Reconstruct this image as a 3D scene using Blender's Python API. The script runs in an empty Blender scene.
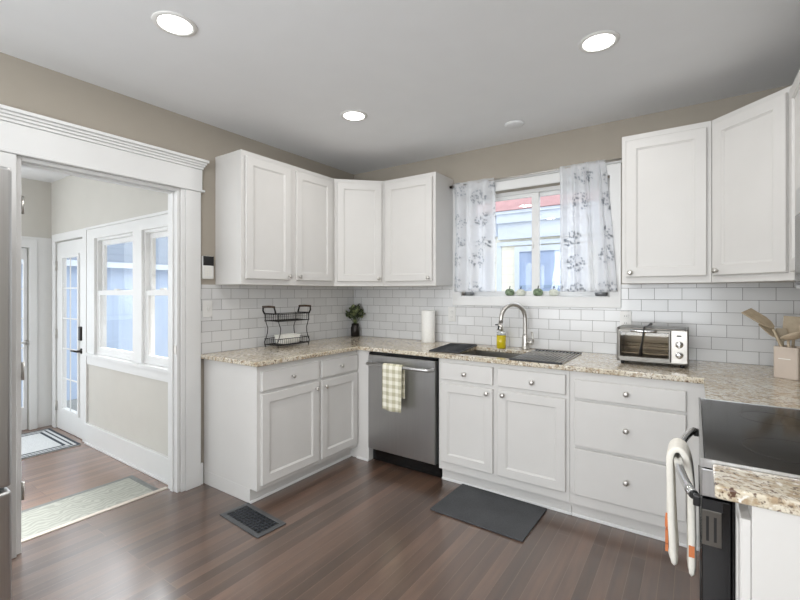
import bpy, bmesh, math, random
from math import pi, sin, cos, radians
from mathutils import Vector, Matrix
random.seed(7)
S = bpy.context.scene
COL = S.collection

# ------------------------------------------------------------------ camera
cam_d = bpy.data.cameras.new('camera'); cam = bpy.data.objects.new('camera', cam_d); COL.objects.link(cam)
cam.location = (2.868, -3.324, 1.345)
cam.rotation_euler = (radians(90), 0, radians(34.496))
cam_d.sensor_width = 36.0; cam_d.sensor_fit = 'HORIZONTAL'
cam_d.lens = 36.0*427.26/800
cam_d.shift_x = -1.1/800; cam_d.shift_y = -(300-292.9)/800
cam_d.clip_start = 0.02
S.camera = cam
S.view_settings.view_transform = 'Standard'
S.view_settings.look = 'None'
S.view_settings.gamma = 1
S.view_settings.use_curve_mapping = False
S.view_settings.exposure = 0.02

# ------------------------------------------------------------------ world
W = bpy.data.worlds.new('overcast_sky'); S.world = W; W.use_nodes = True
wn = W.node_tree; bg = wn.nodes['Background']
bg.inputs[0].default_value = (0.86, 0.93, 1.0, 1); bg.inputs[1].default_value = 2.3

# ------------------------------------------------------------------ lamps and daylight
def area(name, loc, rot, sx, sy, power, color=(1, 1, 1), shape='RECTANGLE', spread=180):
    l = bpy.data.lights.new(name, 'AREA'); l.shape = shape; l.size = sx
    if shape in ('RECTANGLE', 'ELLIPSE'): l.size_y = sy
    l.energy = power; l.color = color; l.spread = radians(spread)
    o = bpy.data.objects.new(name, l); COL.objects.link(o)
    o.location = loc; o.rotation_euler = [radians(a) for a in rot]
    return o
CANS_SEEN = [(0.945, -2.318), (0.957, -1.109), (2.487, -1.093)]
CANS_BACK = [(2.487, -2.318), (0.95, -3.5), (2.487, -3.5), (1.75, -4.6)]
CAN_POWER = 5.0
for (x, y) in CANS_SEEN + CANS_BACK:
    area('ceiling_lamp', (x, y, 2.5462), (0, 0, 0), 0.137, 0, CAN_POWER, (1.0, 0.98, 0.95), 'DISK')
# area lamps added as daylight fill behind the camera and in the sunroom
area('rear_window_fill', (1.8, -5.22, 1.45), (108, 0, 0), 2.6, 1.6, 80, (0.95, 0.98, 1.0))  # added fill at an unseen rear window, tilted up to brighten the ceiling
area('daylight_right_window', (3.5, -4.1, 1.5), (90, 0, 90), 1.3, 1.3, 14, (0.95, 0.98, 1.0))
area('daylight_sunroom_south', (-1.4, -4.2, 1.4), (90, 0, 0), 2.2, 1.6, 20, (0.94, 0.98, 1.0))
area('sunroom_sheen_fill', (-.82, -1.52, 1.32), (48, 0, -145), 1.3, .9, 17, (0.95, 0.98, 1.0), spread=60)  # added narrow-beam lamp outside the sunroom windows, makes the floor sheen
area('daylight_sunroom_west', (-2.6, -3.1, 1.3), (90, 0, -90), 1.6, 1.6, 12, (0.94, 0.98, 1.0))

# ------------------------------------------------------------------ materials
def lin(r, g, b):
    f = lambda c: (c/255/12.92) if c/255 <= .04045 else ((c/255+.055)/1.055)**2.4
    return (f(r), f(g), f(b), 1)
class NT:
    def __init__(s, name):
        s.m = bpy.data.materials.new(name); s.m.use_nodes = True
        s.t = s.m.node_tree; s.b = s.t.nodes['Principled BSDF']; s.out = s.t.nodes['Material Output']
    def n(s, kind, **kw):
        nd = s.t.nodes.new(kind)
        for k, v in kw.items():
            if k.startswith('_'): setattr(nd, k[1:], v)
        return nd
    def l(s, a, b): s.t.links.new(a, b)
    def sock(s, v, node, idx):
        if isinstance(v, (int, float)): node.inputs[idx].default_value = v
        else: s.l(v, node.inputs[idx])
    def math(s, op, a, b=0.0, c=None):
        nd = s.n('ShaderNodeMath'); nd.operation = op
        s.sock(a, nd, 0); s.sock(b, nd, 1)
        if c is not None: s.sock(c, nd, 2)
        return nd.outputs[0]
    def coord(s): return s.n('ShaderNodeTexCoord').outputs['Object']
    def sep(s, v):
        nd = s.n('ShaderNodeSeparateXYZ'); s.l(v, nd.inputs[0]); return nd.outputs
    def comb(s, x, y, z=0.0):
        nd = s.n('ShaderNodeCombineXYZ')
        for i, v in enumerate((x, y, z)): s.sock(v, nd, i)
        return nd.outputs[0]
    def noise(s, vec, scale, detail=3, rough=.5):
        nd = s.n('ShaderNodeTexNoise'); s.l(vec, nd.inputs['Vector'])
        nd.inputs['Scale'].default_value = scale; nd.inputs['Detail'].default_value = detail
        nd.inputs['Roughness'].default_value = rough; return nd.outputs['Fac']
    def voro(s, vec, scale, out='Distance'):
        nd = s.n('ShaderNodeTexVoronoi'); s.l(vec, nd.inputs['Vector']); nd.inputs['Scale'].default_value = scale
        return nd.outputs[out]
    def ramp(s, fac, stops):
        nd = s.n('ShaderNodeValToRGB'); s.l(fac, nd.inputs[0]); cr = nd.color_ramp
        while len(cr.elements) < len(stops): cr.elements.new(.5)
        for e, (p, c) in zip(cr.elements, stops):
            e.position = p; e.color = c if len(c) == 4 else (*c, 1)
        return nd.outputs[0]
    def mix(s, fac, a, b, mode='MIX'):
        nd = s.n('ShaderNodeMix'); nd.data_type = 'RGBA'; nd.blend_type = mode
        s.sock(fac, nd, 0)
        for v, i in ((a, 6), (b, 7)):
            if isinstance(v, tuple): nd.inputs[i].default_value = v
            else: s.l(v, nd.inputs[i])
        return nd.outputs[2]
    def bump(s, h, strength=.2, dist=.002):
        nd = s.n('ShaderNodeBump'); s.l(h, nd.inputs['Height'])
        nd.inputs['Strength'].default_value = strength; nd.inputs['Distance'].default_value = dist
        s.l(nd.outputs[0], s.b.inputs['Normal'])
    def set(s, color=None, rough=None, metal=None, **kw):
        if color is not None:
            if isinstance(color, tuple): s.b.inputs['Base Color'].default_value = color
            else: s.l(color, s.b.inputs['Base Color'])
        if rough is not None: s.sock(rough, s.b, s.b.inputs.find('Roughness'))
        if metal is not None: s.b.inputs['Metallic'].default_value = metal
        for k, v in kw.items(): s.b.inputs[k].default_value = v
        return s.m
def paint(name, c, rough=.5, var=.03, scale=6, metal=0, bump=0, **kw):
    t = NT(name); v = t.coord(); f = t.noise(v, scale, 3)
    a = tuple(max(0, x*(1-var)) for x in c[:3])+(1,); b = tuple(min(1, x*(1+var)) for x in c[:3])+(1,)
    t.set(t.ramp(f, [(.3, a), (.7, b)]), rough, metal, **kw)
    if bump: t.bump(t.noise(v, 250, 2), bump, .001)
    return t.m
M = {}
M['cab'] = paint('cabinet_white_paint', lin(210, 208, 205), .42, .012)
M['trim'] = paint('trim_white_paint', lin(226, 226, 225), .4, .012)
M['ceiling'] = paint('ceiling_paint', lin(232, 233, 234), .9, .01, bump=.05)
M['wall'] = paint('beige_wall_paint', lin(167, 159, 147), .85, .015, bump=.08)
M['sunwall'] = paint('sunroom_grey_wall_paint', lin(203, 200, 193), .85, .015, bump=.08)
M['nickel'] = paint('brushed_nickel', lin(205, 202, 197), .36, .04, 40, 1)
M['chrome'] = paint('polished_chrome', lin(215, 215, 215), .15, .02, 20, 1)
M['black'] = paint('black_plastic', lin(22, 22, 24), .35, .1, 20)
M['blackwire'] = paint('black_wire', lin(30, 27, 25), .4, .1, 30, .3)
M['bronze'] = paint('dark_bronze', lin(52, 48, 46), .35, .1, 30, .7)
M['brownwood'] = paint('brown_handle_wood', lin(84, 66, 50), .5, .25, 60)
M['white_plastic'] = paint('white_plastic', lin(224, 223, 220), .35, .01)
M['paper'] = paint('paper_towel', lin(236, 235, 231), .95, .03, 80, bump=.2)
M['ceramic'] = paint('white_ceramic', lin(235, 233, 226), .25, .01)
M['grey_dish'] = paint('grey_metal_dish', lin(130, 132, 134), .35, .08, 20, .6)
M['rubber'] = paint('dark_rubber', lin(52, 54, 57), .6, .15, 60)
M['glossblack'] = paint('gloss_black', lin(14, 14, 15), .12, .05)
M['crock'] = paint('blush_crock', lin(196, 182, 169), .6, .02, 20)
M['blond'] = paint('beige_utensil', lin(168, 153, 130), .6, .1, 40)
M['beechwood'] = paint('beech_wood', lin(190, 173, 150), .6, .1, 50)
M['silicone'] = paint('taupe_silicone', lin(150, 138, 118), .6, .04)
M['orange'] = paint('orange_print', lin(214, 128, 80), .9, .08)
M['towelwhite'] = paint('white_terry_cloth', lin(236, 232, 222), .95, .03, 60, bump=.5)
M['roof_red'] = paint('red_roof', lin(184, 142, 142), .9, .1, 8)
M['ext_white'] = paint('exterior_white_trim', lin(214, 222, 234), .6, .02)
M['ext_ground'] = paint('outside_concrete', lin(150, 150, 146), .9, .1, 3)
M['ext_glass'] = paint('neighbour_glass', lin(172, 190, 222), .35, .15, 2)
M['blind'] = paint('neighbour_blind', lin(150, 172, 200), .6, .1, 3)

def m_floor(name, c1, c2, gap, r0=.3):
    t = NT(name); x, y, z = t.sep(t.coord())
    br = t.n('ShaderNodeTexBrick'); t.l(t.comb(y, x), br.inputs['Vector'])
    br.offset = .37; br.offset_frequency = 3
    for k, v in (('Scale', 1), ('Mortar Size', .0014), ('Mortar Smooth', .2), ('Bias', 0), ('Brick Width', 2.3), ('Row Height', .062)):
        br.inputs[k].default_value = v
    br.inputs['Color1'].default_value = (0, 0, 0, 1); br.inputs['Color2'].default_value = (1, 1, 1, 1); br.inputs['Mortar'].default_value = (.5, .5, .5, 1)
    grain = t.noise(t.comb(t.math('MULTIPLY', x, 28), t.math('MULTIPLY', y, 2.0), br.outputs['Color']), 1, 6, .6)
    cloud = t.noise(t.comb(x, t.math('MULTIPLY', y, .5)), 2.2, 3)
    base = t.mix(br.outputs['Color'], c1, c2)
    g = t.ramp(grain, [(.3, (.55, .54, .54)), (.7, (1.5, 1.45, 1.42))])
    base = t.mix(.6, base, g, 'MULTIPLY')
    base = t.mix(.35, base, t.ramp(cloud, [(.3, (.7, .7, .7)), (.7, (1.3, 1.25, 1.2))]), 'MULTIPLY')
    base = t.mix(br.outputs['Fac'], base, gap)
    rg = t.math('MULTIPLY_ADD', grain, .22, r0-.06)
    t.set(base, rg, 0, **{'Specular IOR Level': .9, 'Coat Weight': .8, 'Coat Roughness': .2, 'Coat IOR': 1.6})
    h = t.math('ADD', t.math('MULTIPLY', grain, .35), t.math('MULTIPLY', br.outputs['Fac'], -1.0))
    t.bump(h, .4, .002)
    return t.m
M['floor'] = m_floor('dark_oak_planks', lin(70, 52, 40), lin(104, 80, 66), lin(112, 88, 72))
M['sunfloor'] = m_floor('sunroom_oak_planks', lin(120, 92, 76), lin(142, 112, 94), lin(92, 70, 58), .34)

def m_tile(name, ax, off):
    t = NT(name); c = t.sep(t.coord())
    u = t.math('ADD', c[ax], off); v = t.math('SUBTRACT', c[2], .914)
    br = t.n('ShaderNodeTexBrick'); t.l(t.comb(u, v), br.inputs['Vector'])
    br.offset = .5; br.offset_frequency = 2
    for k, val in (('Scale', 1), ('Mortar Size', .0013), ('Mortar Smooth', .15), ('Bias', 0), ('Brick Width', .154), ('Row Height', .0772)):
        br.inputs[k].default_value = val
    br.inputs['Color1'].default_value = lin(220, 220, 220); br.inputs['Color2'].default_value = lin(210, 210, 210)
    br.inputs['Mortar'].default_value = lin(118, 116, 114)
    t.set(br.outputs['Color'], t.math('MULTIPLY_ADD', br.outputs['Fac'], .6, .16), 0)
    hh = t.math('ADD', t.math('MULTIPLY', br.outputs['Fac'], -1.0), t.math('MULTIPLY', t.noise(t.coord(), 9, 2), .35))
    t.bump(hh, .35, .002)
    return t.m
M['tile_back'] = m_tile('subway_tile_back', 0, -.028)
M['tile_left'] = m_tile('subway_tile_left', 1, .024+1.54)

def m_granite():
    t = NT('granite'); v = t.coord(); x, y, z = t.sep(v)
    vs = t.comb(t.math('ADD', t.math('MULTIPLY', x, 1.0), t.math('MULTIPLY', y, .35)), t.math('MULTIPLY', y, 1.0), z)
    cl = t.noise(vs, 5, 4, .6); md = t.noise(vs, 38, 4, .65); fine = t.noise(vs, 120, 3, .6); vn = t.noise(v, 70, 2, .5)
    base = t.ramp(cl, [(.3, lin(196, 184, 160)), (.5, lin(212, 203, 184)), (.7, lin(222, 217, 206))])
    a = t.mix(t.ramp(md, [(.47, (0, 0, 0)), (.62, (1, 1, 1))]), base, lin(168, 148, 122))
    a = t.mix(t.ramp(fine, [(.55, (0, 0, 0)), (.66, (1, 1, 1))]), a, lin(118, 104, 92))
    a = t.mix(t.ramp(vn, [(.62, (0, 0, 0)), (.68, (1, 1, 1))]), a, lin(96, 72, 60))
    a = t.mix(t.ramp(t.noise(v, 55, 2), [(.63, (0, 0, 0)), (.7, (1, 1, 1))]), a, lin(232, 228, 220))
    return t.set(a, .12, 0)
M['granite'] = m_granite()
def m_steel(name, c, ax=2, rough=.24):
    t = NT(name); v = t.sep(t.coord())
    k = [v[0], v[1], v[2]]; sc = [300, 300, 300]; sc[ax] = 2
    vec = t.comb(*[t.math('MULTIPLY', k[i], sc[i]) for i in range(3)])
    g = t.noise(vec, 1, 2)
    w = t.noise(t.comb(t.math('MULTIPLY', v[0], 5.0), t.math('MULTIPLY', v[1], 5.0), t.math('MULTIPLY', v[2], 1.2)), 1, 1)
    t.set(t.ramp(g, [(.3, tuple(q*.92 for q in c[:3])+(1,)), (.7, c)]), t.math('MULTIPLY_ADD', g, .08, rough-.04), 1)
    t.bump(t.math('ADD', t.math('MULTIPLY', g, .02), w), .35, .02)
    return t.m
M['steel'] = m_steel('stainless_steel', lin(196, 196, 196), rough=.33)
M['steeldark'] = m_steel('toaster_steel', lin(118, 115, 110), 0, rough=.32)
M['sinksteel'] = m_steel('sink_steel', lin(180, 176, 170), 0, .3)

def m_glass(name, tint=(1, 1, 1, 1), refl=.05):
    t = NT(name); t.t.nodes.remove(t.b)
    tr = t.n('ShaderNodeBsdfTransparent'); tr.inputs[0].default_value = tint
    gl = t.n('ShaderNodeBsdfGlossy'); gl.inputs['Roughness'].default_value = .02
    nz = t.noise(t.coord(), 3, 1)
    mx = t.n('ShaderNodeMixShader'); t.l(t.math('MULTIPLY', nz, refl*2), mx.inputs[0])
    t.l(tr.outputs[0], mx.inputs[1]); t.l(gl.outputs[0], mx.inputs[2]); t.l(mx.outputs[0], t.out.inputs[0])
    return t.m
M['glass'] = m_glass('window_glass')
M['ovenglass'] = m_glass('toaster_glass', (.8, .76, .7, 1), .05)
def m_emit(name, c, s):
    t = NT(name); t.set((1, 1, 1, 1), .5)
    t.b.inputs['Emission Color'].default_value = c; t.b.inputs['Emission Strength'].default_value = s
    return t.m
M['lamp'] = m_emit('lamp_diffuser', (1, .98, .94, 1), 6)

def m_curtain():
    t = NT('sheer_floral_cotton'); v = t.coord(); x, y, z = t.sep(v)
    uv = t.comb(x, z)
    cell = t.n('ShaderNodeTexVoronoi'); cell.voronoi_dimensions = '2D'; t.l(uv, cell.inputs['Vector'])
    cell.inputs['Scale'].default_value = 5.2; cell.inputs['Randomness'].default_value = .55
    inside = t.math('LESS_THAN', cell.outputs['Distance'], .34)
    core = t.math('GREATER_THAN', cell.outputs['Distance'], .07)
    lf = t.n('ShaderNodeTexVoronoi'); lf.voronoi_dimensions = '2D'
    rot = t.comb(t.math('ADD', t.math('MULTIPLY', x, .9), t.math('MULTIPLY', z, .5)), t.math('SUBTRACT', t.math('MULTIPLY', z, .55), t.math('MULTIPLY', x, .4)))
    t.l(rot, lf.inputs['Vector']); lf.inputs['Scale'].default_value = 62; lf.inputs['Randomness'].default_value = .9
    leaf = t.math('LESS_THAN', lf.outputs['Distance'], .36)
    keep = t.math('GREATER_THAN', t.noise(uv, 30, 1), .47)
    pat = t.math('MULTIPLY', t.math('MULTIPLY', inside, core), t.math('MULTIPLY', leaf, keep))
    col = t.mix(pat, lin(250, 251, 253), lin(180, 184, 190))
    t.t.nodes.remove(t.b)
    df = t.n('ShaderNodeBsdfDiffuse'); tl = t.n('ShaderNodeBsdfTranslucent'); tp = t.n('ShaderNodeBsdfTransparent')
    t.l(col, df.inputs[0]); t.l(col, tl.inputs[0])
    m1 = t.n('ShaderNodeMixShader'); m1.inputs[0].default_value = .6; t.l(df.outputs[0], m1.inputs[1]); t.l(tl.outputs[0], m1.inputs[2])
    m2 = t.n('ShaderNodeMixShader'); t.l(t.math('MULTIPLY', t.math('SUBTRACT', 1.0, pat), .33), m2.inputs[0])
    t.l(m1.outputs[0], m2.inputs[1]); t.l(tp.outputs[0], m2.inputs[2]); t.l(m2.outputs[0], t.out.inputs[0])
    return t.m
M['curtain'] = m_curtain()
def m_check():
    t = NT('gingham_cloth'); x, y, z = t.sep(t.coord())
    f = lambda c: t.math('GREATER_THAN', t.math('FRACT', t.math('MULTIPLY', t.math('ADD', c, 10.0), 18.0)), .5)
    s = t.math('MULTIPLY', t.math('ADD', f(x), f(z)), .5)
    return t.set(t.ramp(s, [(0, lin(238, 235, 222)), (.5, lin(216, 212, 192)), (1, lin(188, 183, 156))]), .95)
M['check'] = m_check()
def m_siding(name, c, ax, n, d=.35):
    t = NT(name); v = t.sep(t.coord())
    fr = t.math('FRACT', t.math('MULTIPLY', t.math('ADD', v[ax], 20.0), n))
    nz = t.noise(t.coord(), 3, 2)
    col = t.ramp(nz, [(.3, tuple(q*.94 for q in c[:3])+(1,)), (.7, c)])
    line = t.ramp(fr, [(0, (.6, .6, .6)), (.1, (1, 1, 1))])
    t.set(t.mix(d, col, line, 'MULTIPLY'), .8); t.bump(fr, .5, .02); return t.m
M['siding_cream'] = m_siding('cream_lap_siding', lin(250, 246, 230), 2, 8)
M['siding_blue'] = m_siding('pale_blue_board_siding', lin(184, 200, 224), 1, 6, .4)
M['shingle'] = m_siding('grey_shingles', lin(128, 138, 152), 2, 7, .9)
def m_rug():
    t = NT('patterned_runner'); v = t.coord()
    n = t.n('ShaderNodeTexWave'); t.l(v, n.inputs['Vector']); n.inputs['Scale'].default_value = 9; n.inputs['Distortion'].default_value = 14
    n.inputs['Detail'].default_value = 2
    return t.set(t.ramp(n.outputs['Fac'], [(.3, lin(164, 165, 156)), (.7, lin(182, 183, 174))]), .95)
M['rug'] = m_rug()
M['rug_edge'] = paint('grey_rug_edge', lin(132, 134, 132), .95, .08, 60)
def m_doormat():
    t = NT('woven_mat'); v = t.coord(); x, y, z = t.sep(v)
    g = t.noise(v, 160, 2)
    return t.set(t.ramp(g, [(.3, lin(196, 198, 198)), (.7, lin(226, 228, 228))]), .95)
M['doormat'] = m_doormat()
M['matdark'] = paint('mat_dark_stripe', lin(64, 70, 78), .95, .1, 80)
def m_mat():
    t = NT('charcoal_mat'); v = t.coord(); g = t.noise(v, 260, 2); c = t.noise(v, 5, 2)
    t.set(t.mix(.5, t.ramp(g, [(.3, lin(52, 53, 56)), (.7, lin(84, 85, 88))]), t.ramp(c, [(.3, lin(58, 59, 62)), (.7, lin(80, 82, 84))])), .9); t.bump(g, .5, .002); return t.m
M['mat'] = m_mat()
def m_pumpkin(name, a, b):
    t = NT(name); return t.set(t.ramp(t.noise(t.coord(), 50, 3), [(.35, a), (.65, b)]), .6)
M['pump_green'] = m_pumpkin('green_pumpkin_skin', lin(66, 86, 60), lin(140, 158, 128))
M['pump_white'] = m_pumpkin('pale_pumpkin_skin', lin(190, 194, 180), lin(222, 224, 212))
def m_leaf():
    t = NT('leaf_green'); oi = t.noise(t.coord(), 22, 2)
    return t.set(t.ramp(oi, [(.35, lin(38, 48, 32)), (.5, lin(72, 84, 54)), (.62, lin(150, 158, 112))]), .55)
M['leaf'] = m_leaf()
M['soap'] = NT('yellow_soap').set(lin(222, 200, 40), .15, 0, **{'Transmission Weight': .25})
M['clear'] = NT('clear_plastic').set(lin(235, 238, 235), .1, 0, **{'Transmission Weight': .6})
M['goldglow'] = paint('bronze_heater_tint', lin(138, 116, 84), .3, .1, 20, .8)
M['cloth_rack'] = paint('grey_rack_rod', lin(128, 131, 136), .35, .05, 30, .4)
M['thresh'] = paint('pale_threshold', lin(206, 196, 184), .5, .05, 20)
M['ringgrey'] = paint('burner_ring_print', lin(60, 60, 62), .2, .05)
M['granitedark'] = M['granite']

# ------------------------------------------------------------------ mesh helpers
class MB:
    def __init__(s): s.bm = bmesh.new()
    def box(s, x0, x1, y0, y1, z0, z1, mat=None):
        vs = [s.bm.verts.new(p) for p in ((x0,y0,z0),(x1,y0,z0),(x1,y1,z0),(x0,y1,z0),(x0,y0,z1),(x1,y0,z1),(x1,y1,z1),(x0,y1,z1))]
        if mat is not None:
            for v in vs: v.co = mat @ v.co
        for f in ((0,3,2,1),(4,5,6,7),(0,1,5,4),(1,2,6,5),(2,3,7,6),(3,0,4,7)): s.bm.faces.new([vs[i] for i in f])
        return s
    def tube(s, pts, r, n=10, closed=False, cap=True):
        pts = [Vector(p) for p in pts]; N = len(pts); rings = []
        rr = r if isinstance(r, (list, tuple)) else [r]*N
        prev = None
        for i, p in enumerate(pts):
            if closed: t = pts[(i+1) % N]-pts[i-1]
            else: t = pts[min(i+1, N-1)]-pts[max(i-1, 0)]
            t.normalize()
            if prev is None:
                a = Vector((0, 0, 1)) if abs(t.z) < .9 else Vector((1, 0, 0))
                u = t.cross(a).normalized()
            else:
                u = prev - t*prev.dot(t); u.normalize()
            prev = u; w = t.cross(u)
            rings.append([s.bm.verts.new(p+(u*cos(2*pi*k/n)+w*sin(2*pi*k/n))*rr[i]) for k in range(n)])
        for i in range(N if closed else N-1):
            a, b = rings[i], rings[(i+1) % N]
            for k in range(n): s.bm.faces.new((a[k], a[(k+1) % n], b[(k+1) % n], b[k])).smooth = True
        if cap and not closed:
            s.bm.faces.new(rings[0][::-1]); s.bm.faces.new(rings[-1])
        return s
    def lathe(s, prof, c=(0, 0, 0), n=24, axis='z', mod=None, cap=True):
        rings = []
        for (r, h) in prof:
            ring = []
            for k in range(n):
                a = 2*pi*k/n; q = r*(mod(a) if mod else 1)
                p = (q*cos(a), q*sin(a), h)
                if axis == 'y': p = (p[0], -h, p[1])      # pointing towards -y
                if axis == 'x': p = (h, p[0], p[1])
                ring.append(s.bm.verts.new(Vector(p)+Vector(c)))
            rings.append(ring)
        for a, b in zip(rings, rings[1:]):
            for k in range(n): s.bm.faces.new((a[k], a[(k+1) % n], b[(k+1) % n], b[k])).smooth = True
        if cap and prof[0][0] > 1e-6: s.bm.faces.new(rings[0][::-1])
        if cap and prof[-1][0] > 1e-6: s.bm.faces.new(rings[-1])
        return s
    def prism(s, poly, axis, a, b):
        def P(u, v, w):
            return {'x': (w, u, v), 'y': (u, w, v), 'z': (u, v, w)}[axis]
        A = [s.bm.verts.new(P(u, v, a)) for u, v in poly]; B = [s.bm.verts.new(P(u, v, b)) for u, v in poly]
        s.bm.faces.new(A[::-1]); s.bm.faces.new(B)
        for i in range(len(poly)): j = (i+1) % len(poly); s.bm.faces.new((A[i], A[j], B[j], B[i]))
        return s
    def grid(s, us, vs, inside, t0, t1, axis):
        """solid slab made of cells; axis = thickness axis"""
        def P(u, v, t): return {'z': (u, v, t), 'y': (u, t, v), 'x': (t, u, v)}[axis]
        cache = {}
        def V(i, j, k):
            if (i, j, k) not in cache: cache[(i, j, k)] = s.bm.verts.new(P(us[i], vs[j], (t0, t1)[k]))
            return cache[(i, j, k)]
        n, m = len(us)-1, len(vs)-1
        ins = [[bool(inside((us[i]+us[i+1])/2, (vs[j]+vs[j+1])/2)) for j in range(m)] for i in range(n)]
        g = lambda i, j: 0 <= i < n and 0 <= j < m and ins[i][j]
        for i in range(n):
            for j in range(m):
                if not ins[i][j]: continue
                for k in (0, 1): s.bm.faces.new([V(i, j, k), V(i+1, j, k), V(i+1, j+1, k), V(i, j+1, k)])
                for (di, dj, a, b) in ((-1, 0, (i, j), (i, j+1)), (1, 0, (i+1, j), (i+1, j+1)), (0, -1, (i, j), (i+1, j)), (0, 1, (i, j+1), (i+1, j+1))):
                    if not g(i+di, j+dj): s.bm.faces.new([V(*a, 0), V(*b, 0), V(*b, 1), V(*a, 1)])
        return s
    def panel(s, w, h, t=.019, fr=.057, rec=.009, x0=0, z0=0, y0=0, slab=False):
        """shaker door or drawer front; back at y0, face towards -y"""
        b = .003
        def ring(ix, y): return [s.bm.verts.new((x0+x, y, z0+z)) for x, z in ((ix, ix), (w-ix, ix), (w-ix, h-ix), (ix, h-ix))]
        rs = [ring(0, y0), ring(0, y0-t+b), ring(b, y0-t)]
        if not slab: rs += [ring(fr, y0-t), ring(fr+.002, y0-t+rec*.45), ring(fr+.007, y0-t+rec*.6), ring(fr+.008, y0-t+rec)]
        for a, c in zip(rs, rs[1:]):
            for k in range(4): s.bm.faces.new((a[k], a[(k+1) % 4], c[(k+1) % 4], c[k]))
        s.bm.faces.new(rs[0][::-1]); s.bm.faces.new(rs[-1])
        return s
    def build(s, name, mat, parent=None, bevel=0, seg=2, loc=None, smooth=False, rot=None, solid=0, sub=0):
        bmesh.ops.recalc_face_normals(s.bm, faces=s.bm.faces[:])
        me = bpy.data.meshes.new(name); s.bm.to_mesh(me); s.bm.free()
        o = bpy.data.objects.new(name, me); COL.objects.link(o); me.materials.append(mat)
        if parent: o.parent = parent
        if loc: o.location = loc
        if rot: o.rotation_euler = rot
        if smooth:
            for p in me.polygons: p.use_smooth = True
        if solid:
            q = o.modifiers.new('thick', 'SOLIDIFY'); q.thickness = solid; q.offset = 0
        if sub:
            q = o.modifiers.new('sub', 'SUBSURF'); q.levels = sub; q.render_levels = sub
        if bevel:
            q = o.modifiers.new('bev', 'BEVEL'); q.width = bevel; q.segments = seg; q.limit_method = 'ANGLE'; q.angle_limit = radians(40)
            q.harden_normals = False
        return o
def thing(name, label, cat, loc=(0, 0, 0), rz=0, group=None):
    o = bpy.data.objects.new(name, None); COL.objects.link(o); o.empty_display_size = .05
    o.location = loc; o.rotation_euler = (0, 0, radians(rz)); o['label'] = label; o['category'] = cat
    if group: o['group'] = group
    return o
def tag(o, label, cat, group=None, kind=None):
    o['label'] = label; o['category'] = cat
    if group: o['group'] = group
    if kind: o['kind'] = kind
    return o
def struct(o): o['kind'] = 'structure'; return o
def box(name, mat, x0, x1, y0, y1, z0, z1, parent=None, bevel=0, **k):
    return MB().box(x0, x1, y0, y1, z0, z1).build(name, mat, parent, bevel, **k)
def copytree(src):
    r = src.copy(); COL.objects.link(r)
    for c in list(src.children):
        d = c.copy(); COL.objects.link(d); d.parent = r
        for g in list(c.children):
            e = g.copy(); COL.objects.link(e); e.parent = d
    return r

# ================================================================== ROOM SHELL
H = 2.552
X1 = 3.56; Y1 = -5.3
struct(box('floor', M['floor'], -.12, X1+.12, Y1-.12, .14, -.08, 0))
struct(box('floor_sunroom', M['sunfloor'], -2.77, -.1205, -4.42, -1.58, -.11, -.03))
struct(box('ceiling', M['ceiling'], -.12, X1+.12, Y1-.12, .14, H, H+.1))
struct(box('ceiling_sunroom', M['ceiling'], -2.77, -.1205, -4.42, -1.58, 2.49, 2.6))
WX0, WX1, WZ0, WZ1 = 1.215, 2.375, 1.315, 2.175
struct(MB().grid([-.12, WX0, WX1, X1+.12], [0, WZ0, WZ1, H], lambda u, v: not (WX0 < u < WX1 and WZ0 < v < WZ1), 0, .14, 'y').build('wall_back', M['wall']))
DY0, DY1, DZ = -2.635, -1.79, 2.05
struct(MB().grid([Y1, DY0, DY1, -.0005], [0, DZ, H], lambda u, v: not (DY0 < u < DY1 and v < DZ), -.12, 0, 'x').build('wall_left', M['wall']))
struct(MB().grid([Y1, -4.8, -3.4, -.0005], [0, .85, 2.15, H], lambda u, v: not (-4.8 < u < -3.4 and .85 < v < 2.15), X1, X1+.12, 'x').build('wall_right', M['wall']))
struct(MB().grid([-.12, .45, 3.15, X1+.12], [0, .6, 2.3, H], lambda u, v: not (.45 < u < 3.15 and .6 < v < 2.3), Y1-.12, Y1-.0005, 'y').build('wall_rear', M['wall']))
def plain_window(name, frame, panes):
    o = struct(frame.build(name, M['trim'])); panes.build('pane', M['glass'], o); return o
f = MB().grid([.45, .52, 1.76, 1.84, 3.08, 3.15], [.6, .67, 2.23, 2.3], lambda u, v: not ((.52 < u < 1.76 or 1.84 < u < 3.08) and .67 < v < 2.23), Y1-.09, Y1-.03, 'y')
plain_window('window_4', f, MB().box(.515, 3.085, Y1-.062, Y1-.058, .665, 2.235))
f = MB().grid([-4.8, -4.73, -3.47, -3.4], [.85, .92, 2.08, 2.15], lambda u, v: not (-4.73 < u < -3.47 and .92 < v < 2.08), X1+.03, X1+.09, 'x')
plain_window('window_5', f, MB().box(X1+.058, X1+.062, -4.735, -3.465, .915, 2.085))
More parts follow.
